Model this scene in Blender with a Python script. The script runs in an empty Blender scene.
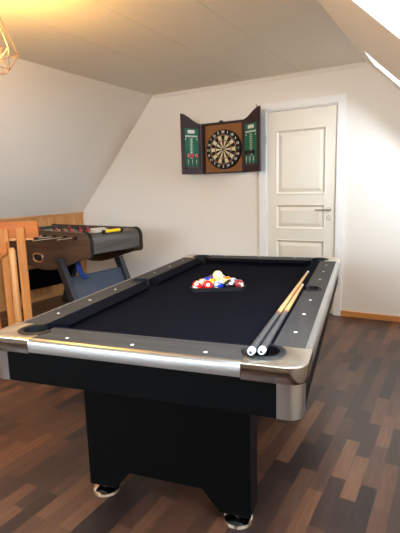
import bpy, bmesh, math, random
from mathutils import Vector, Matrix
random.seed(7)
C = bpy.context.scene.collection
PI = math.pi

# ------------------------------------------------------------------ materials
def new_mat(name):
    m = bpy.data.materials.new(name); m.use_nodes = True
    nt = m.node_tree
    return m, nt, nt.nodes['Principled BSDF']

def lin(c):
    return tuple((x/12.92 if x <= .04045 else ((x+.055)/1.055)**2.4) for x in [v/255 for v in c]) + (1,)

def plain(name, rgb, rough=.5, metal=0.0, spec=.5, bump=0.0, bscale=200, coat=0, var=0.0):
    m, nt, b = new_mat(name)
    b.inputs['Base Color'].default_value = lin(rgb)
    b.inputs['Roughness'].default_value = rough
    b.inputs['Metallic'].default_value = metal
    b.inputs['Specular IOR Level'].default_value = spec
    b.inputs['Coat Weight'].default_value = coat
    tc = nt.nodes.new('ShaderNodeTexCoord')
    n = nt.nodes.new('ShaderNodeTexNoise'); n.inputs['Scale'].default_value = bscale; n.inputs['Detail'].default_value = 4
    nt.links.new(tc.outputs['Object'], n.inputs['Vector'])
    if bump:
        bp = nt.nodes.new('ShaderNodeBump'); bp.inputs['Strength'].default_value = bump; bp.inputs['Distance'].default_value = .002
        nt.links.new(n.outputs['Fac'], bp.inputs['Height']); nt.links.new(bp.outputs['Normal'], b.inputs['Normal'])
    if var:
        mr = nt.nodes.new('ShaderNodeMapRange'); mr.inputs['To Min'].default_value = max(0.02, rough-var); mr.inputs['To Max'].default_value = rough+var
        nt.links.new(n.outputs['Fac'], mr.inputs['Value']); nt.links.new(mr.outputs['Result'], b.inputs['Roughness'])
    return m

def wood(name, c1, c2, axis='X', scale=6, stretch=14, rough=.45, c3=None, detail=6):
    m, nt, b = new_mat(name)
    tc = nt.nodes.new('ShaderNodeTexCoord'); mp = nt.nodes.new('ShaderNodeMapping')
    s = [scale*stretch/4]*3; s['XYZ'.index(axis)] = scale/4
    mp.inputs['Scale'].default_value = s
    n = nt.nodes.new('ShaderNodeTexNoise'); n.inputs['Scale'].default_value = 1.5; n.inputs['Detail'].default_value = detail; n.inputs['Distortion'].default_value = .6
    r = nt.nodes.new('ShaderNodeValToRGB')
    r.color_ramp.elements[0].position = .3; r.color_ramp.elements[0].color = lin(c1)
    r.color_ramp.elements[1].position = .7; r.color_ramp.elements[1].color = lin(c2)
    if c3:
        e = r.color_ramp.elements.new(.5); e.color = lin(c3)
    nt.links.new(tc.outputs['Object'], mp.inputs['Vector']); nt.links.new(mp.outputs['Vector'], n.inputs['Vector'])
    nt.links.new(n.outputs['Fac'], r.inputs['Fac']); nt.links.new(r.outputs['Color'], b.inputs['Base Color'])
    b.inputs['Roughness'].default_value = rough
    bp = nt.nodes.new('ShaderNodeBump'); bp.inputs['Strength'].default_value = .15; bp.inputs['Distance'].default_value = .001
    nt.links.new(n.outputs['Fac'], bp.inputs['Height']); nt.links.new(bp.outputs['Normal'], b.inputs['Normal'])
    return m

def floor_mat():
    m, nt, b = new_mat('laminate_strips')
    L = nt.links.new
    tc = nt.nodes.new('ShaderNodeTexCoord'); mp = nt.nodes.new('ShaderNodeMapping')
    mp.inputs['Rotation'].default_value = (0, 0, PI/2)
    L(tc.outputs['Object'], mp.inputs['Vector'])
    br = nt.nodes.new('ShaderNodeTexBrick')
    br.offset = .37; br.offset_frequency = 2; br.squash = 1.0
    for k, v in (('Scale', 1), ('Mortar Size', .0008), ('Mortar Smooth', .3), ('Bias', 0), ('Brick Width', .34), ('Row Height', .066)):
        br.inputs[k].default_value = v
    br.inputs['Color1'].default_value = (0, 0, 0, 1); br.inputs['Color2'].default_value = (1, 1, 1, 1); br.inputs['Mortar'].default_value = (.15, .15, .15, 1)
    L(mp.outputs['Vector'], br.inputs['Vector'])
    r = nt.nodes.new('ShaderNodeValToRGB'); r.color_ramp.interpolation = 'LINEAR'
    els = r.color_ramp.elements
    els[0].position = 0; els[0].color = lin(FL[0]); els[1].position = 1; els[1].color = lin(FL[4])
    for p, c in ((.3, FL[1]), (.55, FL[2]), (.8, FL[3])):
        e = els.new(p); e.color = lin(c)
    L(br.outputs['Color'], r.inputs['Fac'])
    mp2 = nt.nodes.new('ShaderNodeMapping'); mp2.inputs['Scale'].default_value = (34, 2.6, 1)
    L(tc.outputs['Object'], mp2.inputs['Vector'])
    n = nt.nodes.new('ShaderNodeTexNoise'); n.inputs['Scale'].default_value = 1.6; n.inputs['Detail'].default_value = 5; n.inputs['Distortion'].default_value = 1.2
    L(mp2.outputs['Vector'], n.inputs['Vector'])
    mr = nt.nodes.new('ShaderNodeMapRange'); mr.inputs['To Min'].default_value = .45; mr.inputs['To Max'].default_value = 1.5
    L(n.outputs['Fac'], mr.inputs['Value'])
    mx = nt.nodes.new('ShaderNodeMix'); mx.data_type = 'RGBA'; mx.blend_type = 'MULTIPLY'; mx.inputs['Factor'].default_value = 1
    L(r.outputs['Color'], mx.inputs['A']); L(mr.outputs['Result'], mx.inputs['B'])
    L(mx.outputs['Result'], b.inputs['Base Color'])
    b.inputs['Roughness'].default_value = .33
    b.inputs['Specular IOR Level'].default_value = .5
    bp = nt.nodes.new('ShaderNodeBump'); bp.inputs['Strength'].default_value = .1; bp.inputs['Distance'].default_value = .001
    L(n.outputs['Fac'], bp.inputs['Height']); L(bp.outputs['Normal'], b.inputs['Normal'])
    return m

FL = [(38, 27, 24), (56, 38, 31), (78, 51, 38), (102, 67, 46), (60, 42, 35)]

def glass_mat():
    m = bpy.data.materials.new('clear_glass'); m.use_nodes = True
    nt = m.node_tree; nt.nodes.remove(nt.nodes['Principled BSDF'])
    t = nt.nodes.new('ShaderNodeBsdfTransparent'); g = nt.nodes.new('ShaderNodeBsdfGlossy'); g.inputs['Roughness'].default_value = .02
    f = nt.nodes.new('ShaderNodeFresnel'); f.inputs['IOR'].default_value = 1.2
    mx = nt.nodes.new('ShaderNodeMixShader')
    nt.links.new(f.outputs[0], mx.inputs[0]); nt.links.new(t.outputs[0], mx.inputs[1]); nt.links.new(g.outputs[0], mx.inputs[2])
    nt.links.new(mx.outputs[0], nt.nodes['Material Output'].inputs['Surface'])
    return m

def emit_mat(name, rgb, strength):
    m, nt, b = new_mat(name)
    b.inputs['Base Color'].default_value = (.9, .8, .6, 1)
    b.inputs['Emission Color'].default_value = lin(rgb)
    b.inputs['Emission Strength'].default_value = strength
    return m

M = dict(
    wall=plain('matte_wall_paint', (236, 229, 217), .85, bump=.05, bscale=120),
    ceil=plain('ceiling_paint', (240, 233, 218), .8, bump=.05, bscale=60),
    white=plain('white_satin_paint', (238, 236, 231), .4, bump=.03, bscale=80),
    leaf=plain('cream_door_paint', (230, 223, 206), .4, bump=.03, bscale=80),
    floor=floor_mat(),
    pine=wood('lacquered_pine', (156, 92, 32), (188, 122, 54), 'Z', 5, 12, .55),
    pineh=wood('lacquered_pine_rail', (152, 80, 14), (180, 102, 26), 'X', 5, 12, .55),
    panel=wood('pine_panelling', (176, 118, 62), (206, 150, 90), 'Z', 5, 14, .5),
    base=wood('pine_skirting', (196, 128, 64), (222, 156, 90), 'X', 4, 14, .45),
    basey=wood('pine_skirting_side', (176, 120, 70), (206, 150, 95), 'Y', 4, 14, .45),
    cloth=plain('black_felt', (11, 11, 16), .95, spec=.06, bump=.2, bscale=900),
    rail=wood('grey_rail_laminate', (42, 39, 37), (56, 52, 48), 'Y', 8, 12, .62),
    railx=wood('grey_rail_laminate_end', (42, 39, 37), (56, 52, 48), 'X', 8, 12, .62),
    silver=plain('brushed_aluminium', (190, 190, 189), .3, 1.0),
    chrome=plain('polished_chrome', (226, 222, 216), .12, 1.0),
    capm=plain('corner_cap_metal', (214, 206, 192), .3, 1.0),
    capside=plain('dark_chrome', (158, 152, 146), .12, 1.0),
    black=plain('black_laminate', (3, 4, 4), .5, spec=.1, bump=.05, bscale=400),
    plastic=plain('black_plastic', (11, 11, 13), .5, spec=.35),
    rubber=plain('black_rubber', (12, 12, 13), .8),
    pearl=plain('pearl_inlay', (240, 240, 235), .25),
    fwood=wood('grey_brown_wood', (54, 40, 32), (92, 72, 58), 'X', 5, 16, .42),
    fwoody=wood('grey_wood_end', (54, 49, 46), (92, 86, 82), 'Y', 5, 16, .4),
    fleg=plain('dark_slate_leg', (34, 36, 42), .5, bump=.05),
    fpan=plain('slate_blue_panel', (52, 60, 74), .5, bump=.05),
    field=plain('green_playfield', (40, 92, 62), .4),
    red=plain('red_plastic', (170, 44, 52), .4),
    yellow=plain('yellow_plastic', (240, 208, 20), .35),
    offwhite=plain('pale_plastic', (186, 182, 174), .4),
    blue=plain('blue_fabric', (18, 50, 118), .75, bump=.2, bscale=300),
    mahog=wood('mahogany', (40, 21, 24), (58, 32, 33), 'Z', 6, 10, .6),
    mahogx=wood('mahogany_rail', (46, 24, 24), (66, 36, 34), 'X', 6, 10, .4),
    corkm=plain('brown_cork', (150, 100, 52), .8, bump=.4, bscale=260),
    dblack=plain('sisal_black', (18, 18, 17), .85, bump=.3, bscale=900),
    cream=plain('sisal_cream', (222, 212, 170), .85, bump=.3, bscale=900),
    dred=plain('sisal_red', (160, 40, 38), .85), dgreen=plain('sisal_green', (40, 104, 62), .85),
    green=plain('chalkboard_green', (22, 104, 74), .7, bump=.1),
    numw=plain('white_print', (232, 230, 220), .5),
    tan=wood('maple_shaft', (170, 124, 74), (202, 158, 104), 'Z', 5, 8, .35),
    butt=plain('charcoal_lacquer', (56, 54, 54), .3),
    copper=plain('brown_joint', (120, 66, 34), .35),
    brass=plain('brass_wire', (150, 108, 50), .3, 1.0),
    wire=plain('dark_brass_wire', (110, 80, 44), .4, 1.0),
    glass=glass_mat(),
    frame=plain('window_frame_white', (240, 240, 238), .45),
    bulb=emit_mat('glowing_bulb', (255, 192, 92), 720),
    steel=plain('satin_nickel', (180, 170, 152), .3, 1.0),
)

for k in ('rail', 'railx'): M[k].node_tree.nodes['Principled BSDF'].inputs['Specular IOR Level'].default_value = .22
M['cloth'].node_tree.nodes['Principled BSDF'].inputs['Specular IOR Level'].default_value = .03
# ------------------------------------------------------------------ mesh helpers
class MB:
    def __init__(self): self.bm = bmesh.new(); self.mi = 0
    def _f(self, vs):
        try:
            f = self.bm.faces.new(vs); f.material_index = self.mi; return f
        except ValueError: return None
    def box(self, x0, x1, y0, y1, z0, z1, bevel=0.0, seg=2):
        t = bmesh.new()
        bmesh.ops.create_cube(t, size=1)
        for v in t.verts:
            v.co = Vector(((x0+x1)/2+v.co.x*(x1-x0), (y0+y1)/2+v.co.y*(y1-y0), (z0+z1)/2+v.co.z*(z1-z0)))
        if bevel: bmesh.ops.bevel(t, geom=t.edges[:], offset=bevel, segments=seg, affect='EDGES', profile=.5)
        self.merge(t)
        return self
    def merge(self, t, mat=None):
        vm = {}
        for v in t.verts: vm[v] = self.bm.verts.new(mat @ v.co if mat else v.co)
        for f in t.faces: self._f([vm[v] for v in f.verts])
        t.free()
    def prism(self, pts, axis, a, b, bevel=0.0, seg=2):
        """2-D outline extruded along axis: x->(y,z), y->(x,z), z->(x,y)."""
        def mk(p, t):
            return {'x': (t, p[0], p[1]), 'y': (p[0], t, p[1]), 'z': (p[0], p[1], t)}[axis]
        t = bmesh.new()
        A = [t.verts.new(mk(p, a)) for p in pts]; B = [t.verts.new(mk(p, b)) for p in pts]
        t.faces.new(A); t.faces.new(B[::-1])
        n = len(pts)
        for i in range(n): t.faces.new([A[i], A[(i+1) % n], B[(i+1) % n], B[i]])
        bmesh.ops.recalc_face_normals(t, faces=t.faces[:])
        if bevel:
            es = [e for e in t.edges if any(len(f.verts) > 4 or n == 4 for f in e.link_faces)]
            bmesh.ops.bevel(t, geom=es, offset=bevel, segments=seg, affect='EDGES', profile=.5)
        self.merge(t); return self
    def tube(self, path, r, n=10, cap=True):
        path = [Vector(p) for p in path]
        rs = r if isinstance(r, (list, tuple)) else [r]*len(path)
        rings = []; up = None
        for i, p in enumerate(path):
            d = (path[min(i+1, len(path)-1)]-path[max(i-1, 0)]).normalized()
            if up is None:
                up = d.orthogonal().normalized()
            up = (up - d*up.dot(d)).normalized(); s = d.cross(up)
            rings.append([self.bm.verts.new(p+(up*math.cos(2*PI*k/n)+s*math.sin(2*PI*k/n))*rs[i]) for k in range(n)])
        for a, b in zip(rings, rings[1:]):
            for k in range(n): self._f([a[k], a[(k+1) % n], b[(k+1) % n], b[k]])
        if cap: self._f(rings[0][::-1]); self._f(rings[-1])
        return self
    def lathe(self, prof, n=24, mat=None, caps=True):
        """profile of (radius, z) about local z"""
        mat = mat or Matrix()
        rings = []
        for r, z in prof:
            if r < 1e-6: rings.append([self.bm.verts.new(mat @ Vector((0, 0, z)))])
            else: rings.append([self.bm.verts.new(mat @ Vector((r*math.cos(2*PI*k/n), r*math.sin(2*PI*k/n), z))) for k in range(n)])
        for a, b in zip(rings, rings[1:]):
            for k in range(n):
                k2 = (k+1) % n
                if len(a) == 1 and len(b) > 1: self._f([a[0], b[k2], b[k]])
                elif len(b) == 1 and len(a) > 1: self._f([a[k], a[k2], b[0]])
                elif len(a) > 1: self._f([a[k], a[k2], b[k2], b[k]])
        if caps:
            if len(rings[0]) > 1: self._f(rings[0][::-1])
            if len(rings[-1]) > 1: self._f(rings[-1])
        return self
    def ring(self, cx, cy, ri, ro, z0, z1, a0=0, a1=2*PI, n=28):
        full = abs(a1-a0) > 2*PI-1e-4
        k = n if full else n+1
        q = []
        for i in range(k):
            a = a0+(a1-a0)*i/n
            c, s = math.cos(a), math.sin(a)
            h = (ro-ri)*.25
            q.append([self.bm.verts.new((cx+r*c, cy+r*s, z)) for r, z in ((ri, z0), (ri, z1-h*.5), (ri+h, z1), (ro-h, z1), (ro, z1-h*.5), (ro, z0))])
        m = len(q[0])
        for i in range(n):
            A = q[i]; B = q[(i+1) % k]
            for j in range(m): self._f([A[j], A[(j+1) % m], B[(j+1) % m], B[j]])
        if not full: self._f(q[0]); self._f(q[-1][::-1])
        return self
    def out(self, name, mats, parent=None, smooth=False, loc=None, rot=None):
        bmesh.ops.recalc_face_normals(self.bm, faces=self.bm.faces[:])
        me = bpy.data.meshes.new(name); self.bm.to_mesh(me); self.bm.free()
        for m in (mats if isinstance(mats, (list, tuple)) else [mats]): me.materials.append(m)
        o = bpy.data.objects.new(name, me); C.objects.link(o)
        if parent: o.parent = parent
        if loc: o.location = loc
        if rot: o.rotation_euler = rot
        if smooth:
            for p in me.polygons: p.use_smooth = True
            try: me.set_sharp_from_angle(angle=math.radians(35))
            except Exception: pass
        return o

def tag(o, label, cat, group=None):
    o['label'] = label; o['category'] = cat
    if group: o['group'] = group
    return o
def thing(name, label, cat, loc=(0, 0, 0), rotz=0, group=None):
    o = bpy.data.objects.new(name, None); C.objects.link(o)
    o.location = loc; o.rotation_euler = (0, 0, rotz); o.empty_display_size = .1
    return tag(o, label, cat, group)
def struct(o): o['kind'] = 'structure'; return o
def arc(cx, cy, r, a0, a1, n=12):
    return [(cx+r*math.cos(a0+(a1-a0)*i/n), cy+r*math.sin(a0+(a1-a0)*i/n)) for i in range(n+1)]
D = math.radians

# ------------------------------------------------------------------ camera
def make_camera():
    f, p, r, yw = 447.4482, .1698, -.0279, .5285
    cy, sy, cp, sp, cr, sr = math.cos(yw), math.sin(yw), math.cos(p), math.sin(p), math.cos(r), math.sin(r)
    fv = Vector((-sy, cy, 0)); rt = Vector((cy, sy, 0)); up = Vector((0, 0, 1))
    fw = fv*cp-up*sp; u = up*cp+fv*sp
    r2 = rt*cr+u*sr; u2 = u*cr-rt*sr
    cam = bpy.data.cameras.new('camera'); o = bpy.data.objects.new('camera', cam); C.objects.link(o)
    m = Matrix((r2, u2, -fw)).transposed().to_4x4(); m.translation = Vector((1.8863, -4.4518, 1.2843))
    o.matrix_world = m
    cam.sensor_fit = 'VERTICAL'; cam.sensor_height = 24; cam.lens = f*24/533; cam.clip_start = .02
    bpy.context.scene.camera = o
make_camera()

# ------------------------------------------------------------------ the room
H = 2.37; XL, XR = -1.283, 1.077          # flat part of the ceiling
KL, KR = -2.51, 2.35                      # knee walls
ZL = 1.033; TR = .968; ZR = H-(KR-XR)*TR
YB = -6.6                                 # rear wall

b = MB(); b.box(KL-.1, KR+.1, YB-.1, .1, -.1, 0)
struct(b.out('floor', M['floor']))

b = MB()                                  # ceiling boards with hairline joints
xs = [XL-.12, -1.02, -.52, -.02, .48, XR+.12]
b.box(XL-.12, XR+.12, YB-.1, .1, H+.012, H+.1)
for x0, x1 in zip(xs, xs[1:]): b.box(x0+.0012, x1-.0012, YB-.1, .1, H, H+.012)
struct(b.out('ceiling', M['ceil']))

b = MB()                                  # far gable wall, one outline with the door opening cut out
dx0, dx1, dz = .108, .846, 2.06
outl = [(KL-.1, -.1), (dx0, -.1), (dx0, dz), (dx1, dz), (dx1, -.1), (KR+.1, -.1), (KR+.1, ZR-.05), (XR, H+.05), (XL, H+.05), (KL-.1, ZL-.05)]
b.prism(outl, 'y', 0, .12)
b.box(dx0-.02, dx1+.02, .12, .14, -.1, dz+.02)
struct(b.out('wall_far', M['wall']))
b = MB()
GW = (-.45, .85, 1.1, 2.05)                # unseen gable window, added for fill light
b.prism([(KL-.1, -.1), (KR+.1, -.1), (KR+.1, ZR-.05), (GW[1], H-.37), (GW[1], GW[2]), (GW[0], GW[2]), (GW[0], 1.9), (KL-.1, ZL-.05)], 'y', YB-.12, YB)
b.prism([(GW[0], 1.9), (GW[0], GW[3]), (GW[1], GW[3]), (GW[1], H-.37), (XR, H+.05), (XL, H+.05)], 'y', YB-.12, YB)
struct(b.out('wall_back', M['wall']))
def added_gable_window():
    x0, x1, z0, z1 = GW; y0, y1 = YB-.09, YB-.03
    b = MB(); f = .05; xm = (x0+x1)/2
    b.box(x0, x1, y0, y1, z0, z0+f); b.box(x0, x1, y0, y1, z1-f, z1)
    for a in (x0, xm-f/2, x1-f): b.box(a, a+f, y0, y1, z0+f, z1-f)
    o = struct(b.out('added_window_3', M['frame']))
    for a, c in ((x0+f, xm-f/2), (xm+f/2, x1-f)):
        b = MB(); b.box(a, c, YB-.063, YB-.057, z0+f, z1-f); b.out('pane', M['glass'], o)
    l = bpy.data.lights.new('sky_portal', 'AREA'); l.shape = 'RECTANGLE'; l.size = x1-x0; l.size_y = z1-z0; l.cycles.is_portal = True
    lo = bpy.data.objects.new('sky_portal', l); C.objects.link(lo); lo.location = ((x0+x1)/2, YB-.1, (z0+z1)/2); lo.rotation_euler = (PI/2, 0, 0)
added_gable_window()

# slopes: boxes in (y, s) on a slanted plane, with the roof window openings left out
def slope(name, p_top, p_bot, holes, thick, s_ext=.0):
    """p_top/p_bot (x,z): inner face ends; holes: list of (y0,y1,s0,s1)."""
    d = Vector((p_bot[0]-p_top[0], 0, p_bot[1]-p_top[1])); L = d.length; d.normalize()
    n = Vector((d.z, 0, -d.x))
    if n.z < 0: n = -n
    ys = sorted({YB-.1, .1} | {h[0] for h in holes} | {h[1] for h in holes})
    ss = sorted({-.0, L+s_ext} | {h[2] for h in holes} | {h[3] for h in holes})
    b = MB(); o = Vector((p_top[0], 0, p_top[1]))
    for y0, y1 in zip(ys, ys[1:]):
        for s0, s1 in zip(ss, ss[1:]):
            ym, sm = (y0+y1)/2, (s0+s1)/2
            if any(h[0] < ym < h[1] and h[2] < sm < h[3] for h in holes): continue
            t = bmesh.new(); v = []
            for k in (0, thick):
                for (y, s) in ((y0, s0), (y1, s0), (y1, s1), (y0, s1)):
                    w = o+d*s+n*k; v.append(t.verts.new((w.x, y, w.z)))
            for q in ((0, 1, 2, 3), (7, 6, 5, 4), (0, 4, 5, 1), (1, 5, 6, 2), (2, 6, 7, 3), (3, 7, 4, 0)): t.faces.new([v[i] for i in q])
            b.merge(t)
    bmesh.ops.remove_doubles(b.bm, verts=b.bm.verts, dist=1e-5)
    # drop the interior walls shared by neighbouring cells
    seen = {}
    for f in b.bm.faces: seen.setdefault(tuple(sorted(v.index for v in f.verts)) if False else tuple(sorted(tuple(round(c, 4) for c in v.co) for v in f.verts)), []).append(f)
    bmesh.ops.delete(b.bm, geom=[f for l in seen.values() if len(l) > 1 for f in l], context='FACES_ONLY')
    ob = struct(b.out(name, M['wall']))
    return o, d, n

slope('wall_left', (XL, H), (KL, ZL), [], .12, .05)
W1 = (-4.25, -2.54, .175, 1.5); W2 = (-.84, -.36, .175, 1.62)
so, sd, sn = slope('wall_right', (XR, H), (KR, ZR), [W1, W2], .2, .05)

def roof_window(name, w):
    y0, y1, s0, s1 = w
    def P(s, k): return so+sd*s+sn*k
    def slab(b, ya, yb, sa, sb, ka, kb):
        t = bmesh.new(); v = []
        for k in (ka, kb):
            for (y, s) in ((ya, sa), (yb, sa), (yb, sb), (ya, sb)):
                q = P(s, k); v.append(t.verts.new((q.x, y, q.z)))
        for q in ((0, 1, 2, 3), (7, 6, 5, 4), (0, 4, 5, 1), (1, 5, 6, 2), (2, 6, 7, 3), (3, 7, 4, 0)): t.faces.new([v[i] for i in q])
        b.merge(t)
    b = MB(); fw = .035
    slab(b, y0, y1, s0, s0+fw, .13, .19); slab(b, y0, y1, s1-fw, s1, .13, .19)
    slab(b, y0, y0+fw, s0+fw, s1-fw, .13, .19); slab(b, y1-fw, y1, s0+fw, s1-fw, .13, .19)
    o = struct(b.out(name, M['frame']))
    b = MB(); slab(b, y0+fw, y1-fw, s0+fw, s1-fw, .158, .164); b.out('pane', M['glass'], o)
    # daylight portal in the opening
    l = bpy.data.lights.new('sky_portal', 'AREA'); l.shape = 'RECTANGLE'; l.size = (s1-s0); l.size_y = (y1-y0)
    l.cycles.is_portal = True
    lo = bpy.data.objects.new('sky_portal', l); C.objects.link(lo)
    c = P((s0+s1)/2, .195)
    m = Matrix((sd, Vector((0, -1, 0)), sn)).transposed()
    if m.determinant() < 0: m = Matrix((sd, Vector((0, 1, 0)), sn)).transposed()
    mm = m.to_4x4(); mm.translation = Vector((c.x, (y0+y1)/2, c.z)); lo.matrix_world = mm
roof_window('window_1', W1); roof_window('window_2', W2)

# knee walls
b = MB()
y = YB
while y < -.001:
    y1 = min(y+.095, 0); b.box(KL-.02, KL, y+.002, y1-.001, 0, ZL-.002, .003, 1); y = y1
b.box(KL-.1, KL-.018, YB, 0, 0, ZL)
struct(b.out('wall_left_lower', M['panel']))
b = MB(); b.box(KL-.02, KL+.012, YB, -.001, ZL-.03, ZL-.002, .004); struct(b.out('trim_1', M['basey']))
b = MB(); b.box(KR, KR+.1, YB, 0, 0, ZR+.02); struct(b.out('wall_right_lower', M['wall']))
# skirting and cornice
b = MB(); b.box(.907, KR, -.014, 0, 0, .058, .004); struct(b.out('baseboard_far_right', M['base']))
b = MB(); b.box(KL+.016, .036, -.014, 0, 0, .058, .004); struct(b.out('baseboard_far_left', M['base']))
b = MB(); b.box(KL, KL+.014, YB, -.001, 0, .058, .004); struct(b.out('baseboard_left', M['basey']))
b = MB(); b.prism([(0, H), (-.026, H), (-.024, H-.006), (-.016, H-.014), (-.008, H-.03), (0, H-.032)], 'x', XL+.02, XR-.02)
struct(b.out('trim_2', M['wall']))

# ------------------------------------------------------------------ door
def make_door():
    b = MB(); b.prism([(dx0-.068, 0), (dx0+.012, 0), (dx0+.012, dz-.008), (dx1-.012, dz-.008), (dx1-.012, 0), (dx1+.06, 0), (dx1+.06, dz+.062), (dx0-.068, dz+.062)], 'y', -.016, 0, .003)
    struct(b.out('trim_3', M['white']))
    b = MB(); b.prism([(dx0+.001, 0), (dx0+.021, 0), (dx0+.021, dz-.02), (dx1-.021, dz-.02), (dx1-.021, 0), (dx1-.001, 0), (dx1-.001, dz-.001), (dx0+.001, dz-.001)], 'y', 0, .1)
    struct(b.out('trim_4', M['white']))
    x0, x1, z0, z1 = .132, .8215, .012, 2.035
    # leaf with three raised-and-fielded panels, one mesh
    b = MB()
    b.box(x0, x1, .012, .045, z0, z1)
    pans = [(.2, .745), (.865, 1.105), (1.215, 1.845)]
    px0, px1 = .226, .724
    yf = -.001
    b.box(x0, px0, yf, .012, z0, z1); b.box(px1, x1, yf, .012, z0, z1)
    zz = [z0]+[v for p in pans for v in p]+[z1]
    for i in range(0, len(zz), 2): b.box(px0, px1, yf, .012, zz[i], zz[i+1])
    def frustum(a, yb, c, yt):
        t = bmesh.new()
        A = [t.verts.new((x, yb, z)) for x, z in ((a[0], a[2]), (a[1], a[2]), (a[1], a[3]), (a[0], a[3]))]
        B = [t.verts.new((x, yt, z)) for x, z in ((c[0], c[2]), (c[1], c[2]), (c[1], c[3]), (c[0], c[3]))]
        for i in range(4): t.faces.new([A[i], A[(i+1) % 4], B[(i+1) % 4], B[i]])
        return t, A, B
    for (a, c) in pans:
        # bead sloping in, then the raised field sloping out
        t, A, B = frustum((px0, px1, a, c), -.006, (px0+.02, px1-.02, a+.02, c-.02), .010); b.merge(t)
        t, A, B = frustum((px0-.006, px1+.006, a-.006, c+.006), -.001, (px0, px1, a, c), -.006); b.merge(t)
        t, A, B = frustum((px0+.02, px1-.02, a+.02, c-.02), .010, (px0+.055, px1-.055, a+.055, c-.055), .001); t.faces.new(B); b.merge(t)
    d = struct(b.out('door_1', M['leaf']))
    # handle
    hx, hz = .768, 1.06
    b = MB(); rot = Matrix.Translation((hx, 0, hz)) @ Matrix.Rotation(PI/2, 4, 'X')
    b.lathe([(.025, .001), (.025, .006), (.022, .009), (.0, .009)], 24, rot)
    b.tube([(hx, -.006, hz), (hx, -.045, hz)], .0095)
    b.tube([(hx, -.038, hz), (hx-.004, -.047, hz), (hx-.03, -.05, hz-.002), (hx-.08, -.05, hz-.004), (hx-.125, -.047, hz-.002)], [.0095, .010, .0095, .009, .0085])
    b.out('door_handle', M['steel'], d, True)
    b = MB(); rot = Matrix.Translation((hx, 0, hz-.078)) @ Matrix.Rotation(PI/2, 4, 'X')
    b.lathe([(.025, .001), (.025, .006), (.022, .009), (.0, .009)], 24, rot)
    b.box(hx-.009, hx+.009, -.016, -.008, hz-.082, hz-.074, .002)
    b.out('lock_turn', M['steel'], d, True)
    for z in (.28, 1.02, 1.77):
        b = MB(); b.tube([(.126, -.012, z-.045), (.126, -.012, z+.045)], .008); b.tube([(.126, -.012, z+.045), (.126, -.012, z+.052)], [.008, .003])
        b.out('hinge', M['white'], d, True)
make_door()

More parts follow.
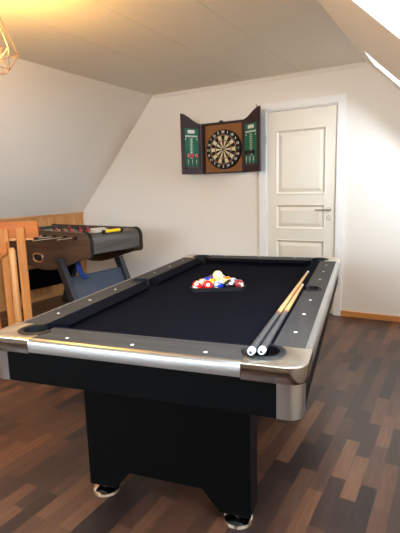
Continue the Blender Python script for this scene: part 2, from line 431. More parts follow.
# ------------------------------------------------------------------ pool table
TX, TY, TA, HT = .7734, -2.3356, .1791, .7736
ca, sa = math.cos(TA), math.sin(TA)
def TW(u, v, z): return Vector((TX+u*ca-v*sa, TY+u*sa+v*ca, z))
W2h, L2h = .5845, 1.058
RU, RV = .455, .905           # inner edge of the flat rails
TU, TV = .560, 1.034          # inner edge of the metal trim
CU, CV = .39, .885            # corner cap extents
PCu, PCv, PR = .438, .944, .066
bedz = HT-.041
def pool_table():
    t = thing('pool_table', 'black pool table with black cloth and silver rail trim', 'pool table', (TX, TY, 0), TA)
    # playing bed with bites at the corner pockets
    pts = []
    for su, sv in ((1, -1), (1, 1), (-1, 1), (-1, -1)):
        r = .06
        du = math.sqrt(r*r-(PCv-RV)**2); dv = math.sqrt(r*r-(PCu-RU)**2)
        a = Vector((su*RU, sv*(PCv-dv))); c = Vector((su*(PCu-du), sv*RV))
        A0 = math.atan2(a.y-sv*PCv, a.x-su*PCu); A1 = math.atan2(c.y-sv*PCv, c.x-su*PCu)
        dA = (A1-A0+PI) % (2*PI)-PI
        seq = arc(su*PCu, sv*PCv, r, A0, A0+dA, 8)
        pts += seq if (su*sv > 0) else seq[::-1]
    b = MB(); b.prism(pts, 'z', bedz-.03, bedz); b.out('playing_cloth', M['cloth'], t)
    # side and end cushions
    for s in (1, -1):
        for q in (1, -1):
            b = MB(); tm = bmesh.new()
            sec = [(RU, HT-.001), (RU-.02, HT-.003), (.392, HT-.010), (.385, HT-.016), (.398, HT-.026), (.405, bedz), (RU, bedz)]
            rings = []
            for e in (0, 1):
                ring = []
                for (u, z) in sec:
                    k = (RU-u)/.07
                    v = (.048+.022*k) if e == 0 else (.868-.06*k)
                    ring.append(tm.verts.new((s*u, q*v, z)))
                rings.append(ring)
            n = len(sec)
            for i in range(n): tm.faces.new([rings[0][i], rings[0][(i+1) % n], rings[1][(i+1) % n], rings[1][i]])
            tm.faces.new(rings[0]); tm.faces.new(rings[1][::-1]); b.merge(tm)
            b.out('cushion', M['cloth'], t)
        b = MB(); tm = bmesh.new()
        sec = [(RV, HT-.001), (RV-.02, HT-.003), (.862, HT-.010), (.855, HT-.016), (.868, HT-.026), (.875, bedz), (RV, bedz)]
        rings = []
        for e in (1, -1):
            rings.append([tm.verts.new((e*(.392-.06*(RV-v)/.05), s*v, z)) for v, z in sec])
        n = len(sec)
        for i in range(n): tm.faces.new([rings[0][i], rings[0][(i+1) % n], rings[1][(i+1) % n], rings[1][i]])
        tm.faces.new(rings[0]); tm.faces.new(rings[1][::-1]); b.merge(tm)
        b.out('cushion', M['cloth'], t)
    # flat rails
    def sights(parent, spots):
        for (u, v) in spots:
            b = MB(); b.lathe([(.0065, HT-.004), (.0065, HT+.0008), (0, HT+.0010)], 12, Matrix.Translation((u, v, 0)))
            b.out('sight', M['pearl'], parent, True)
    for s in (1, -1):
        for q in (1, -1):
            a = [(s*x, q*y) for x, y in arc(.485, 0, .05, math.acos((RU-.485)/.05), 0, 14)]
            pts = [(s*TU, 0), (s*TU, q*CV), (s*RU, q*CV)] + a
            b = MB(); b.prism(pts, 'z', bedz-.03, HT); r = b.out('side_rail', M['rail'], t)
            sights(r, [(s*.508, q*k*.242) for k in (1, 2, 3)])
        b = MB(); b.box(-CU, CU, min(s*RV, s*TV), max(s*RV, s*TV), bedz-.03, HT); r = b.out('end_rail', M['railx'], t)
        sights(r, [(k*.262, s*1.0) for k in (-1, 0, 1)])
    # metal trim along the rails
    for s in (1, -1):
        x0, x1 = TU+.0005, W2h
        b = MB(); prof = [(s*x0, HT-.045), (s*x1, HT-.045), (s*x1, HT-.012), (s*(x1-.004), HT-.004), (s*(x1-.012), HT+.001), (s*x0, HT+.001)]
        b.prism(prof, 'y', -CV, CV); b.out('rail_trim', M['silver'], t, True)
        y0, y1 = TV+.0005, L2h
        b = MB(); prof = [(s*y0, HT-.045), (s*y1, HT-.045), (s*y1, HT-.012), (s*(y1-.004), HT-.004), (s*(y1-.012), HT+.001), (s*y0, HT+.001)]
        b.prism(prof, 'x', -CU, CU); b.out('rail_trim', M['silver'], t, True)
    # corner caps, corner posts, pockets
    for su in (1, -1):
        for sv in (1, -1):
            R0 = .055
            oc = arc(W2h-R0, L2h-R0, R0, PI/2, 0, 10)           # in the +,+ quadrant
            a0 = math.asin(max(-1, (CV-PCv)/PR))
            hole = arc(PCu, PCv, PR, a0, math.acos((CU-PCu)/PR), 18)
            pts = [(CU, L2h)]+oc+[(W2h, CV)]+hole
            pts = [(su*x, sv*y) for x, y in pts]
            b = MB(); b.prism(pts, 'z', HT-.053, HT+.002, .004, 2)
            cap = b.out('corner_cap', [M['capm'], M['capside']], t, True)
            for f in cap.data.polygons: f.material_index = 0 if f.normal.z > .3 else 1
            # post below: quarter-round L
            R1 = .045; ou, ov = .572, 1.047
            oc = arc(ou-R1, ov-R1, R1, PI/2, 0, 8)
            pts = [(.497, ov)]+oc+[(ou, .965), (ou-.03, .965), (ou-.03, ov-.04), (.497, ov-.04)]
            b = MB(); b.prism([(su*x, sv*y) for x, y in pts], 'z', .606, HT-.053); b.out('corner_post', M['silver'], t, True)
            # pocket liner and ring
            b = MB(); mt = Matrix.Translation((su*PCu, sv*PCv, 0))
            b.lathe([(.052, HT-.046), (.052, HT-.15), (.04, HT-.165), (.0, HT-.166)], 24, mt, caps=False)
            p = b.out('pocket', M['rubber'], t, True)
            b = MB(); ang = math.atan2(sv, su)
            b.ring(su*PCu, sv*PCv, .05, .071, HT-.05, HT+.006, ang-D(128), ang+D(128), 30)
            b.out('pocket_ring', M['plastic'], p, True)
        b = MB(); mt = Matrix.Translation((su*.485, 0, 0))
        b.lathe([(.044, HT-.046), (.044, HT-.14), (.03, HT-.155), (0, HT-.156)], 24, mt, caps=False)
        p = b.out('pocket', M['rubber'], t, True)
        b = MB(); ang = 0 if su > 0 else PI
        b.ring(su*.485, 0, .041, .056, HT-.05, HT+.005, ang-D(112), ang+D(112), 26)
        b.out('pocket_ring', M['plastic'], p, True)
    # apron boards
    for s in (1, -1):
        b = MB(); b.box(-.497, .497, min(s*1.02, s*1.045), max(s*1.02, s*1.045), .606, HT-.045, .002); b.out('apron', M['black'], t)
        b = MB(); b.box(min(s*.545, s*.57), max(s*.545, s*.57), -.965, .965, .606, HT-.045, .002); b.out('apron', M['black'], t)
    b = MB(); b.box(-.545, .545, -1.02, 1.02, .61, .625); b.out('bottom_board', M['black'], t)
    # pedestal legs, each a shaped board box on two levelling feet
    for s in (1, -1):
        pts = [(-.355, .61), (-.355, .042), (-.232, .042), (-.16, .128), (.16, .128), (.232, .042), (.355, .042), (.355, .61)]
        b = MB(); y0, y1 = sorted((s*.80, s*.68)); b.prism(pts, 'y', y0, y1, .003)
        leg = b.out('pedestal_leg', M['black'], t)
        for q in (1, -1):
            b = MB(); b.lathe([(.058, 0), (.06, .006), (.056, .016), (.035, .024), (.018, .028), (.018, .042), (0, .042)], 28, Matrix.Translation((q*.297, s*.765, 0)))
            b.out('levelling_foot', M['chrome'], leg, True)
pool_table()

# ------------------------------------------------------------------ balls, rack, cues
BR = .0286
ballcol = {'yellow': (236, 190, 30), 'blue': (24, 50, 150), 'red': (196, 34, 30), 'purple': (66, 40, 110), 'orange': (236, 110, 24), 'green': (20, 104, 64), 'maroon': (122, 30, 34), 'black': (14, 14, 14)}
ivory = plain('ivory_resin', (222, 214, 188), .12, coat=.5)
cuem = plain('cue_ball_resin', (228, 212, 146), .12, coat=.5)
bm_ = {k: plain('ball_'+k, v, .12, coat=.5) for k, v in ballcol.items()}
def ball(col, stripe, loc, rot, label, name='billiard_ball', group='billiard balls in the rack'):
    me = bpy.data.meshes.new(name); t = bmesh.new()
    bmesh.ops.create_uvsphere(t, u_segments=40, v_segments=30, radius=BR)
    for f in t.faces:
        c = f.calc_center_median().normalized(); f.smooth = True
        dot = abs(c.x) > math.cos(D(21))
        if col == 'cue': f.material_index = 0
        elif dot: f.material_index = 1
        elif stripe and abs(c.z) > .52: f.material_index = 1
        else: f.material_index = 0
    t.to_mesh(me); t.free()
    me.materials.append(cuem if col == 'cue' else bm_[col]); me.materials.append(ivory)
    o = bpy.data.objects.new(name, me); C.objects.link(o); o.location = loc; o.rotation_euler = rot
    return tag(o, label, 'ball', group)

RA = D(20); rc = Vector((-.020, .030)); rx = Vector((math.cos(RA), math.sin(RA))); rn = Vector((-math.sin(RA), math.cos(RA)))
dsp = 2*BR+.0006
rows = [
    [('red', 1, 'red striped ball at the near left corner of the rack'), ('red', 0, 'solid red ball in the near row of the rack'), ('blue', 1, 'white and blue striped ball in the middle of the near row'), ('black', 0, 'black ball in the near row beside the maroon ball'), ('maroon', 0, 'solid maroon ball at the near right corner of the rack')],
    [('orange', 1, 'white and orange striped ball at the left of the second row'), ('yellow', 0, 'solid yellow ball in the second row left of the cue ball'), ('yellow', 1, 'white and yellow striped ball in the second row right of the cue ball'), ('purple', 1, 'white and purple striped ball at the right of the second row')],
    [('blue', 0, 'solid blue ball on the left edge of the rack'), ('green', 0, 'solid green ball in the rack hidden behind the cue ball'), ('orange', 0, 'solid orange ball on the right edge of the rack')],
    [('purple', 0, 'solid purple ball behind the blue ball in the rack'), ('green', 1, 'white and green striped ball behind the orange ball in the rack')],
    [('maroon', 1, 'maroon striped ball at the far tip of the rack')]]
def rpos(i, k, n): return rc+rx*((k-(n-1)/2)*dsp)+rn*(i*dsp*math.sqrt(3)/2)
cam_dir = Vector((1.886-TX, -4.452-TY, .55)).to_track_quat('X', 'Z').to_euler()
for i, row in enumerate(rows):
    for k, (c, st, lab) in enumerate(row):
        p = rpos(i, k, len(row)); w = TW(p.x, p.y, bedz+BR)
        e = (random.uniform(-1.2, 1.2), random.uniform(-.7, .7), random.uniform(0, 6))
        if st: e = (random.uniform(-.5, .5), random.uniform(-.9, -.3), random.uniform(-.6, .6)-1.1)
        if c == 'red' and not st: e = (0, -.35, -.95)
        if c == 'black': e = (0, -.5, -.4)
        ball(c, st, w, e, lab)
p = (rpos(0, 2, 5)+rpos(1, 1, 4)+rpos(1, 2, 4))/3
ball('cue', 0, TW(p.x, p.y, bedz+BR+dsp*math.sqrt(2/3)), (0, 0, 0), 'ivory cue ball sitting on top of the racked balls', 'cue_ball', None)

def rack():
    ins = BR+.001
    # inner triangle through the tangent lines, then an offset outline; rounded corners
    cen = rc+rn*(4*dsp*math.sqrt(3)/2/3)
    def tri(off, r, n=6):
        Rin = 4*dsp*math.sqrt(3)/2/3          # inradius of ball centres
        Rc = (Rin+off)*2                      # circumradius of the outline
        out = []
        for k in range(3):
            a = -PI/2+PI/3+k*2*PI/3+0         # corners: right, top, left
            a = D(-30)+k*2*PI/3
            cx, cy = (Rc-2*r)*math.cos(a), (Rc-2*r)*math.sin(a)
            out += arc(cx, cy, r, a-PI/3, a+PI/3, n)
        return out
    A = tri(ins, ins); Bq = tri(ins+.011, ins+.011)
    b = MB()
    def V(p, z): return b.bm.verts.new((p[0], p[1], z))
    h0, h1 = .001, .021
    qa = [[V(p, h0) for p in A], [V(p, h1) for p in A]]; qb = [[V(p, h0) for p in Bq], [V(p, h1) for p in Bq]]
    n = len(A)
    for i in range(n):
        j = (i+1) % n
        b._f([qa[0][i], qa[0][j], qa[1][j], qa[1][i]]); b._f([qb[0][i], qb[0][j], qb[1][j], qb[1][i]])
        b._f([qa[1][i], qa[1][j], qb[1][j], qb[1][i]]); b._f([qa[0][i], qa[0][j], qb[0][j], qb[0][i]])
    w = TW(cen.x, cen.y, bedz)
    o = b.out('ball_rack', M['plastic'], None, True, w, (0, 0, TA+RA))
    tag(o, 'black plastic triangle rack holding the balls on the black cloth', 'ball rack')
rack()

def cue(P, Q, label, split, group='cues lying on the pool table'):
    """P butt end, Q tip end, world"""
    d = Q-P; L = d.length; q = d.to_track_quat('Z', 'Y')
    t = thing('cue_stick', label, 'cue', P, 0, group); t.rotation_mode = 'XYZ'; t.rotation_euler = q.to_euler()
    s = split*L
    def rad(z): return .0122-(.0122-.006)*(z/L)
    b = MB(); b.lathe([(rad(.018), .018), (rad(s), s)], 20); b.out('butt', M['butt'], t, True)
    b = MB(); b.lathe([(.009, 0), (.0112, .004), (rad(.0)+.0004, .012), (rad(.018)+.0004, .02)], 20); b.out('bumper', M['pearl'], t, True)
    b = MB(); b.lathe([(0, -.0012), (.004, -.001), (.0055, .0008), (0, .0008)], 20); b.out('bumper_pad', M['fpan'], t, True)
    b = MB(); b.lathe([(rad(s)+.0004, s), (rad(s+.022)+.0004, s+.022)], 20); b.out('joint', M['copper'], t, True)
    b = MB(); b.lathe([(rad(s+.022), s+.022), (rad(L-.03), L-.03)], 20); b.out('shaft', M['tan'], t, True)
    b = MB(); b.lathe([(rad(L), L-.03), (rad(L), L-.008)], 16); b.out('ferrule', M['numw'], t, True)
    b = MB(); b.lathe([(rad(L), L-.008), (rad(L), L-.003), (.003, L), (0, L)], 16); b.out('tip', M['copper'], t, True)
cue(TW(.412, -1.014, HT+.019), TW(.424, .415, HT+.010), 'long cue lying on the right cushion, pale tip towards the door', .31)
cue(TW(.4415, -1.0, HT+.019), TW(.440, .022, HT+.014), 'shorter cue lying beside the rail with its tip at the side pocket', .44)

# ------------------------------------------------------------------ foosball table
FX, FY, FA = -.966, -1.5, -.112
FLn, FW = 1.484, .663
def FP(u, v, z): 
    c, s = math.cos(FA), math.sin(FA)
    return Vector((FX+u*c-v*s, FY+u*s+v*c, z))
def foosball():
    t = thing('foosball_table', 'grey brown wooden foosball table with dark splayed legs', 'foosball table', (FX, FY, 0), FA)
    L = FLn
    half = [(-.742, .535), (-.60, .545), (-.473, .572), (-.33, .615), (-.22, .655), (-.14, .680), (-.07, .694)] + arc(-.03, .728, .03, D(-80), 0, 5) + [(0, .86)] + arc(-.085, .845, .085, D(10), D(90), 7)
    prof = half + [(-L-u, z) for u, z in half[::-1]][:-1]
    endp = half[7:]
    for v0 in (0, FW-.028):
        b = MB(); b.prism(prof, 'y', v0, v0+.028)
        sp = b.out('side_panel', M['fwood'], t)
        for m in (0, 1):                           # black edging round both ends
            b = MB(); pts = half[4:]
            pts = [(u if not m else -L-u, z) for u, z in pts]
            for (u0, z0), (u1, z1) in zip(pts, pts[1:]):
                dx, dz_ = u1-u0, z1-z0; l = math.hypot(dx, dz_) or 1; nx, nz = dz_/l*.005, -dx/l*.005
                if m: nx, nz = -nx, -nz
                b.prism([(u0, z0), (u1, z1), (u1+nx, z1+nz), (u0+nx, z0+nz)], 'y', v0-.003, v0+.031)
            b.out('edge_trim', M['plastic'], sp)
        b = MB()
        if v0 == 0:
            rot = Matrix.Translation((-.815, -.001, .655)) @ Matrix.Rotation(PI/2, 4, 'X')
            pts = lambda k: [(x*k[0], y*k[1]) for x, y in arc(0, 0, 1, 0, 2*PI, 28)[:-1]]
            def sq(a, k): 
                c, s = math.cos(a), math.sin(a); e = .62
                return Vector((k[0]*math.copysign(abs(c)**e, c), k[1]*math.copysign(abs(s)**e, s), 0))
            rings = []
            for k, h in (((.088, .05), 0), ((.086, .048), .008), ((.068, .034), .008), ((.064, .03), .002)):
                rings.append([b.bm.verts.new(rot @ (sq(2*PI*i/28, k)+Vector((0, 0, h)))) for i in range(28)])
            for A, B in zip(rings, rings[1:]):
                for i in range(28): b._f([A[i], A[(i+1) % 28], B[(i+1) % 28], B[i]])
            cup = b.out('ball_return_rim', M['chrome'], sp, True)
            b = MB(); vs = [b.bm.verts.new(rot @ (sq(2*PI*i/28, (.067, .033))+Vector((0, 0, .003)))) for i in range(28)]; b._f(vs)
            ws = [b.bm.verts.new(rot @ (sq(2*PI*i/28, (.067, .033))+Vector((0, 0, .0008)))) for i in range(28)]; b._f(ws[::-1])
            for i in range(28): b._f([vs[i], vs[(i+1) % 28], ws[(i+1) % 28], ws[i]])
            b.out('ball_return_cup', M['rubber'], cup)
    # ends: a board with a rounded top edge
    for m in (0, 1):
        pts = [(-.035, .725), (-.016, .735), (-.012, .80), (-.012, .85)] + arc(-.085, .845, .073, D(5), D(90), 7) + [(-.16, .918), (-.16, .895), (-.07, .885), (-.035, .85)]
        if m: pts = [(-L-u, z) for u, z in pts]
        b = MB(); b.prism(pts, 'y', .028, FW-.028); b.out('end_panel', M['fwoody'], t, True)
    b = MB(); b.box(-L+.035, -.036, .028, FW-.028, .765, .80); b.out('playfield', M['field'], t)
    # slanted leg frames
    for m in (0, 1):
        f = (lambda u: u) if not m else (lambda u: -L-u)
        for v0 in (-.058, FW+.003):
            b = MB(); b.prism([(f(-.485), .68), (f(-.395), .68), (f(-.065), .0), (f(-.155), .0)], 'y', v0, v0+.055, .004)
            b.out('leg', M['fleg'], t)
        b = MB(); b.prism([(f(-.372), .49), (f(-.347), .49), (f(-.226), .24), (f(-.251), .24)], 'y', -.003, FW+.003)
        b.out('leg_panel', M['fpan'] if not m else M['black'], t)  # left-end panel in black: its shade is put into the colour
    # rods with players
    team = [0, 0, 1, 0, 1, 0, 1, 1]; cnt = [1, 2, 3, 5, 5, 3, 2, 1]
    ext = {0: (.20, .10), 1: (.34, .10)}
    for k in range(8):
        u = -.20-.155*k; z = .878
        near, far = ext.get(k, (.30, .08) if team[k] else (.12, .16))
        b = MB(); b.tube([(u, -near, z), (u, FW+far, z)], .0085, 10)
        rod = b.out('rod', M['chrome'], t, True)
        b = MB(); b.tube([(u, -.012, z), (u, .0, z)], .019, 14); b.out('bushing', M['plastic'], rod, True)
        b = MB(); b.tube([(u, FW, z), (u, FW+.012, z)], .019, 14); b.out('bushing', M['plastic'], rod, True)
        b = MB()
        y0 = -near if team[k] else FW+far
        sg = -1 if team[k] else 1
        b.tube([(u, y0-sg*.11, z), (u, y0-sg*.10, z), (u, y0-sg*.05, z), (u, y0-sg*.01, z), (u, y0+sg*.006, z)], [.012, .016, .019, .016, .011], 14)
        b.out('handle', M['plastic'], rod, True)
        n = cnt[k]; off = random.uniform(-.02, .02)
        for j in range(n):
            v = FW/2+off+(j-(n-1)/2)*(FW-.2)/max(n, 3)*1.15
            a = random.uniform(-.5, .5)
            mt = Matrix.Translation((u, v, z)) @ Matrix.Rotation(a, 4, 'Y')
            b = MB(); b.lathe([(0, .052), (.008, .050), (.0105, .042), (.008, .034), (.006, .031), (.013, .027), (.015, .010), (.013, -.012), (.010, -.04), (.008, -.052), (.0, -.053)], 12, mt)
            tq = bmesh.new(); bmesh.ops.create_cube(tq, size=1)
            for w in tq.verts: w.co = Vector((w.co.x*.026, w.co.y*.022, -.062+w.co.z*.022))
            b.merge(tq, mt)
            b.out('player', M['red'] if team[k] == 0 else M['plastic'], rod, True)
    # score counter along the top of the near end
    b = MB(); b.tube([(-.03, .185, .926), (-.03, .425, .926)], .004, 8)
    sc = b.out('score_counter', M['plastic'], t)
    for y in (.19, .415):
        b = MB(); b.box(-.044, -.016, y-.012, y+.012, .905, .940, .003); b.out('bracket', M['plastic'], sc)
    for k in range(10):
        y = .217+k*.0185
        b = MB(); b.lathe([(.004, -.009), (.0145, -.008), (.016, 0), (.0145, .008), (.004, .009)], 14, Matrix.Translation((-.03, y, .926)) @ Matrix.Rotation(PI/2, 4, 'X'))
        b.out('bead', M['yellow'], sc, True)
    b = MB(); b.prism([(-.16, .918), (-.075, .918), (-.075, .930), (-.16, .956)], 'y', .14, .31, .002); b.out('score_plate', M['offwhite'], t)
foosball()

def strap():
    b = MB(); path = [(-.32, .10, .645), (-.305, .09, .61), (-.285, .08, .57), (-.255, .075, .535), (-.215, .07, .507), (-.175, .068, .490)]
    pr = []
    for i, p in enumerate(path):
        P = Vector(p); d = (Vector(path[min(i+1, 5)])-Vector(path[max(i-1, 0)])).normalized()
        s = Vector((0.25, -.95, .1)).normalized(); n = d.cross(s).normalized(); w = .022+.02*math.sin(min(1, i/3)*PI/2)
        pr.append([b.bm.verts.new(FP(*(P+s*x+n*y))) for x, y in ((-w, -.004), (-w*.3, -.009-.004*(i % 2)), (w*.4, -.003), (w, -.008), (w, .004), (w*.4, .009), (-w*.3, .003), (-w, .006))])
    for A, B in zip(pr, pr[1:]):
        for k in range(8): b._f([A[k], A[(k+1) % 8], B[(k+1) % 8], B[k]])
    b._f(pr[0]); b._f(pr[-1][::-1])
    o = b.out('fabric_strap', M['blue'], None, True)
    tag(o, 'blue fabric strap hanging under the end of the foosball table', 'strap')
strap()

# ------------------------------------------------------------------ pine stair gate
def gate():
    P = Vector((-.979, -2.05, 0)); Q = Vector((-1.21, -2.21, 0)); d = (Q-P).normalized()
    t = thing('stair_gate', 'orange pine stair gate with top rail and upright boards', 'gate', P, math.atan2(d.y, d.x))
    # local x runs left along the gate, local +y is the side towards the camera
    zt = 1.08
    b = MB(); b.box(0, 1.15, -.014, .014, zt-.128, zt, .005); b.out('top_rail', M['pineh'], t)
    b = MB(); b.box(.04, 1.13, -.012, .012, zt-.15, zt-.1285, .003); b.out('lit_edge_strip', M['panel'], t)  # pale strip added for the lit lower edge of the top rail
    b = MB(); b.box(.02, 1.13, -.014, .014, .10, .20, .005); b.out('bottom_rail', M['pineh'], t)
    for k in range(8):
        s = .098+k*.125
        top = zt-.045 if k == 0 else zt-.052
        b = MB(); b.box(s, s+.066, .0145, .036, .03, top, .006); b.out('upright_board', M['pine'], t)
    # diagonal brace
    b = MB(); b.prism([(.232, .93), (.232, .84), (1.02, .20), (1.08, .20), (1.08, .25)], 'y', .0365, .056, .004); b.out('brace', M['pineh'], t)
    b = MB(); b.tube([(.2, .047, .03), (.2, .047, .86), (.2, .047, .88)], [.026, .026, .016], 14); b.out('round_post', M['panel'], t, True)
gate()

# ------------------------------------------------------------------ dartboard cabinet
def darts():
    cx0, cx1, z0, z1, dp = -.610, -.112, 1.452, 1.985, .075
    t = thing('dartboard_cabinet', 'dark mahogany dartboard cabinet with open doors on the wall', 'dartboard cabinet', ((cx0+cx1)/2, 0, z0))
    w = (cx1-cx0)/2; h = z1-z0
    b = MB(); b.box(-w+.015, w-.015, -.012, -.001, .015, h-.015); b.out('back_panel', M['corkm'], t)
    b = MB(); b.box(-w, -w+.016, -dp, -.001, 0, h, .002); b.out('side_board', M['mahog'], t)
    b = MB(); b.box(w-.016, w, -dp, -.001, 0, h, .002); b.out('side_board', M['mahog'], t)
    b = MB(); b.box(-w+.016, w-.016, -dp, -.001, h-.016, h, .002); b.out('cross_board', M['mahogx'], t)
    b = MB(); b.box(-w+.016, w-.016, -dp, -.001, 0, .016, .002); b.out('cross_board', M['mahogx'], t)
    b = MB(); b.box(-.02, .02, -dp-.012, -dp+.01, h, h+.012, .003); b.out('latch', M['plastic'], t)
    boards = []
    for sgn, th in ((-1, D(60)), (1, D(22))):
        wd = .238
        # local door frame: x outward from the hinge along the door, inner face looks to the room
        piv = bpy.data.objects.new('cabinet_door', None)
        n = 14; top = []
        for i in range(n+1):
            a = i/n; s = a*a*(3-2*a)
            top.append((a*wd, h-.002+.098*s))
        top.append((wd, h+.098))
        out = [(0, 0), (wd, 0)] + top[::-1]
        out = [p for i, p in enumerate(out) if i == 0 or p != out[i-1]]
        b = MB(); b.prism([(sgn*x, z) for x, z in out], 'y', 0, .02)
        door = b.out('cabinet_door', M['mahog'], t)
        door.location = (sgn*(w-.0), -dp-.004, 0); door.rotation_euler = (0, 0, -sgn*th)
        b = MB(); b.box(min(sgn*.035, sgn*.2), max(sgn*.035, sgn*.2), -.005, 0, .085, .48, .002)
        sb = b.out('scoreboard', M['green'], t); sb.parent = door
        b = MB()
        def bar(x0, x1, za, zb): 
            xa, xb = sorted((sgn*x0, sgn*x1)); b.box(xa, xb, -.0065, -.005, za, zb)
        bar(.082, .166, .43, .465)
        for k in range(12): bar(.050+k*.0125, .058+k*.0125, .392, .408)
        for x in (.052, .19): bar(x, x+.006, .36, .38)
        for k in range(11): bar(.119, .129, .165+k*.02, .178+k*.02)
        for k in range(11): bar(.107, .110, .165+k*.02, .178+k*.02); bar(.138, .141, .165+k*.02, .178+k*.02)
        o = b.out('score_print', M['numw'], sb) ; o.parent = door
        b = MB(); xa, xb = sorted((sgn*.045, sgn*.203)); b.box(xa, xb, -.032, 0, .060, .0735, .002); hd = b.out('dart_holder', M['mahogx'], door)
        boards.append((sgn, th, door))
    # darts
    for sgn, th, door in boards:
        for k in range(3):
            x = sgn*(.075+k*.05)
            side = 'left' if sgn < 0 else 'right'
            lab = (['leftmost', 'middle', 'rightmost'][2-k if sgn < 0 else k]) + (' red flighted dart in the left cabinet door' if sgn < 0 else ' dark flighted dart in the right cabinet door')
            c, s = math.cos(-sgn*th), math.sin(-sgn*th)
            lx, ly = x, -.023
            wx = t.location.x+door.location.x+lx*c-ly*s; wy = door.location.y+lx*s+ly*c
            d = thing('dart', lab, 'dart', (wx, wy, z0+.086), -sgn*th, 'darts in the cabinet doors')
            b = MB(); b.lathe([(.0, -.012), (.0012, 0), (.0012, .02), (.0045, .024), (.0055, .034), (.0055, .064), (.0035, .07), (0, .07)], 10); b.out('barrel', M['offwhite'], d, True)
            b = MB(); b.lathe([(.002, .07), (.002, .10)], 8); b.out('stem', M['plastic'], d, True)
            b = MB()
            for a in (D(45), D(135)):
                cc, ss = math.cos(a), math.sin(a)
                tq = bmesh.new(); pts = [(-.004, .085), (.004, .085), (.016, .10), (.016, .122), (.008, .13), (-.008, .13), (-.016, .122), (-.016, .10)]
                A = [tq.verts.new((p*cc+.0005*ss, p*ss-.0005*cc, q)) for p, q in pts]; B = [tq.verts.new((p*cc-.0005*ss, p*ss+.0005*cc, q)) for p, q in pts]
                tq.faces.new(A); tq.faces.new(B[::-1])
                for i in range(8): tq.faces.new([A[i], A[(i+1) % 8], B[(i+1) % 8], B[i]])
                b.merge(tq)
            b.out('flight', M['red'] if sgn < 0 else M['plastic'], d)
    # the dartboard itself
    bx, bz, R = -.388+.0, 1.703, .206
    bd = thing('dartboard', 'round black and cream dartboard inside the open cabinet', 'dartboard', ((cx0+cx1)/2+.005, -.013, bz))
    k = R/.2255
    b = MB(); rot = Matrix.Rotation(PI/2, 4, 'X')
    b.lathe([(R-.004, 0), (R, .006), (R, .034), (R-.004, .038), (0, .038)], 64, rot); b.out('board', M['dblack'], bd, True)
    b = MB(); y = -.0385
    radii = [.0159, .096, .108, .158, .171]
    def pt(r, a): return b.bm.verts.new((r*k*math.sin(a), y, r*k*math.cos(a)))
    for i in range(20):
        a0, a1 = (i-.5)*PI/10, (i+.5)*PI/10
        for j in range(4):
            odd = i % 2
            b.mi = ((2 if not odd else 3) if j in (1, 3) else (0 if not odd else 1))
            inn = [pt(radii[j], a0+(a1-a0)*q/4) for q in range(5)]; oo = [pt(radii[j+1], a0+(a1-a0)*q/4) for q in range(5)]
            b._f(inn+oo[::-1])
    b.out('segments', [M['dblack'], M['cream'], M['dred'], M['dgreen']], bd)
    b = MB(); b.lathe([(.0159*k, .0384), (.0159*k, .0392), (0, .0392)], 24, rot); b.mi = 1; b.lathe([(.0066*k, .0392), (.0066*k, .0398), (0, .0398)], 16, rot)
    b.out('bullseye', [M['dgreen'], M['dred']], bd)
    b = MB()
    b2 = MB()
    for r in (.0159, .0975, .1075, .159, .170):
        b2.ring(0, 0, r*k-.0006, r*k+.0006, 0, .0012, n=48)
    for v in b2.bm.verts: v.co = Vector((v.co.x, -.0385-v.co.z, v.co.y))
    b2.out('wire_ring', M['steel'], bd)
    for i, nu in enumerate([20, 1, 18, 4, 13, 6, 10, 15, 2, 17, 3, 19, 7, 16, 8, 11, 14, 9, 12, 5]):
        a = i*PI/10; r = .197*k
        cu = bpy.data.curves.new('numeral', 'FONT'); cu.body = str(nu); cu.size = .034; cu.align_x = 'CENTER'; cu.align_y = 'CENTER'; cu.extrude = .0008; cu.offset = .0012
        tmp = bpy.data.objects.new('numeral_curve', cu); C.objects.link(tmp)
        me = bpy.data.meshes.new_from_object(tmp.evaluated_get(bpy.context.evaluated_depsgraph_get()))
        C.objects.unlink(tmp); bpy.data.objects.remove(tmp)
        me.materials.clear(); me.materials.append(M['numw'])
        o = bpy.data.objects.new('numeral', me); C.objects.link(o); o.parent = bd
        o.location = (r*math.sin(a), -.0393, r*math.cos(a)); o.rotation_euler = (PI/2, 0, 0)
    # hook with cord beside the right-hand door
    hk = thing('wall_hook', 'small hook with a red cord on the wall beside the door frame', 'hook', (.02, 0, 2.11))
    b = MB(); b.tube([(0, -.001, 0), (0, -.02, 0), (0, -.03, .006), (0, -.03, .018)], .003, 8); b.out('hook', M['brass'], hk, True)
    b = MB(); b.tube([(0, -.024, -.003), (.002, -.010, -.05), (.003, -.006, -.3), (.003, -.006, -.71)], .0018, 6); b.out('cord', M['copper'], hk, True)
darts()

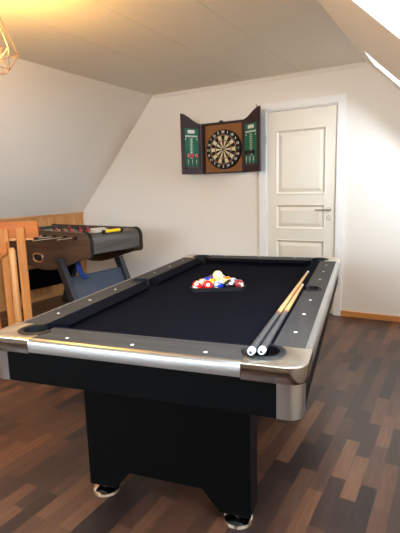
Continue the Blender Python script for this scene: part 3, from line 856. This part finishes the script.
# ------------------------------------------------------------------ pendant lamp
def pendant():
    c = Vector((-.25, -2.855, 2.01))
    t = thing('pendant_lamp', 'geometric wire cage pendant lamp hanging from the ceiling', 'lamp', c)
    def ring(r, z, ph): return [Vector((r*math.cos(ph+k*PI/3), r*math.sin(ph+k*PI/3), z)) for k in range(6)]
    A = ring(.03, .235, 0); Bq = ring(.13, .0, 0); Cq = ring(.085, -.085, PI/6); E = Vector((0, 0, -.12))
    b = MB()
    def bar(p, q): b.tube([p, q], .0013, 6)
    for k in range(6):
        bar(A[k], A[(k+1) % 6]); bar(A[k], Bq[k]); bar(Bq[k], Bq[(k+1) % 6]); bar(Bq[k], Cq[k]); bar(Bq[(k+1) % 6], Cq[k]); bar(Cq[k], Cq[(k+1) % 6]); 
        bar(Cq[k], E)
    b.out('cage', M['wire'], t)
    b = MB(); b.lathe([(.0, .245), (.032, .24), (.032, .232), (.022, .228), (.022, .12), (.018, .115), (0, .115)], 20); b.out('socket', M['brass'], t, True)
    b = MB(); b.tube([(0, 0, .24), (0, 0, H-c.z-.02)], .003, 8); b.out('cord', M['plastic'], t)
    b = MB(); b.lathe([(0, H-c.z-.028), (.045, H-c.z-.025), (.05, H-c.z-.001), (0, H-c.z-.001)], 24); b.out('ceiling_rose', M['white'], t, True)
    b = MB(); b.lathe([(.013, .118), (.014, .09), (.026, .055), (.032, .03), (.028, .008), (.016, -.004), (0, -.007)], 20); b.out('bulb', M['bulb'], t, True)
pendant()

# ------------------------------------------------------------------ sky light and exposure
w = bpy.data.worlds.new('sky'); bpy.context.scene.world = w; w.use_nodes = True
bg = w.node_tree.nodes['Background']; bg.inputs['Color'].default_value = (.72, .86, 1.0, 1); bg.inputs['Strength'].default_value = 21
sc = bpy.context.scene
sc.view_settings.view_transform = 'Standard'; sc.view_settings.look = 'None'; sc.view_settings.gamma = 1; sc.view_settings.exposure = 0
sc.view_settings.use_curve_mapping = False
sc.cycles.max_bounces = 12; sc.cycles.diffuse_bounces = 8; sc.cycles.transparent_max_bounces = 16
sc.cycles.sample_clamp_indirect = 8; sc.cycles.caustics_reflective = False; sc.cycles.caustics_refractive = False
sc.cycles.use_denoising = True
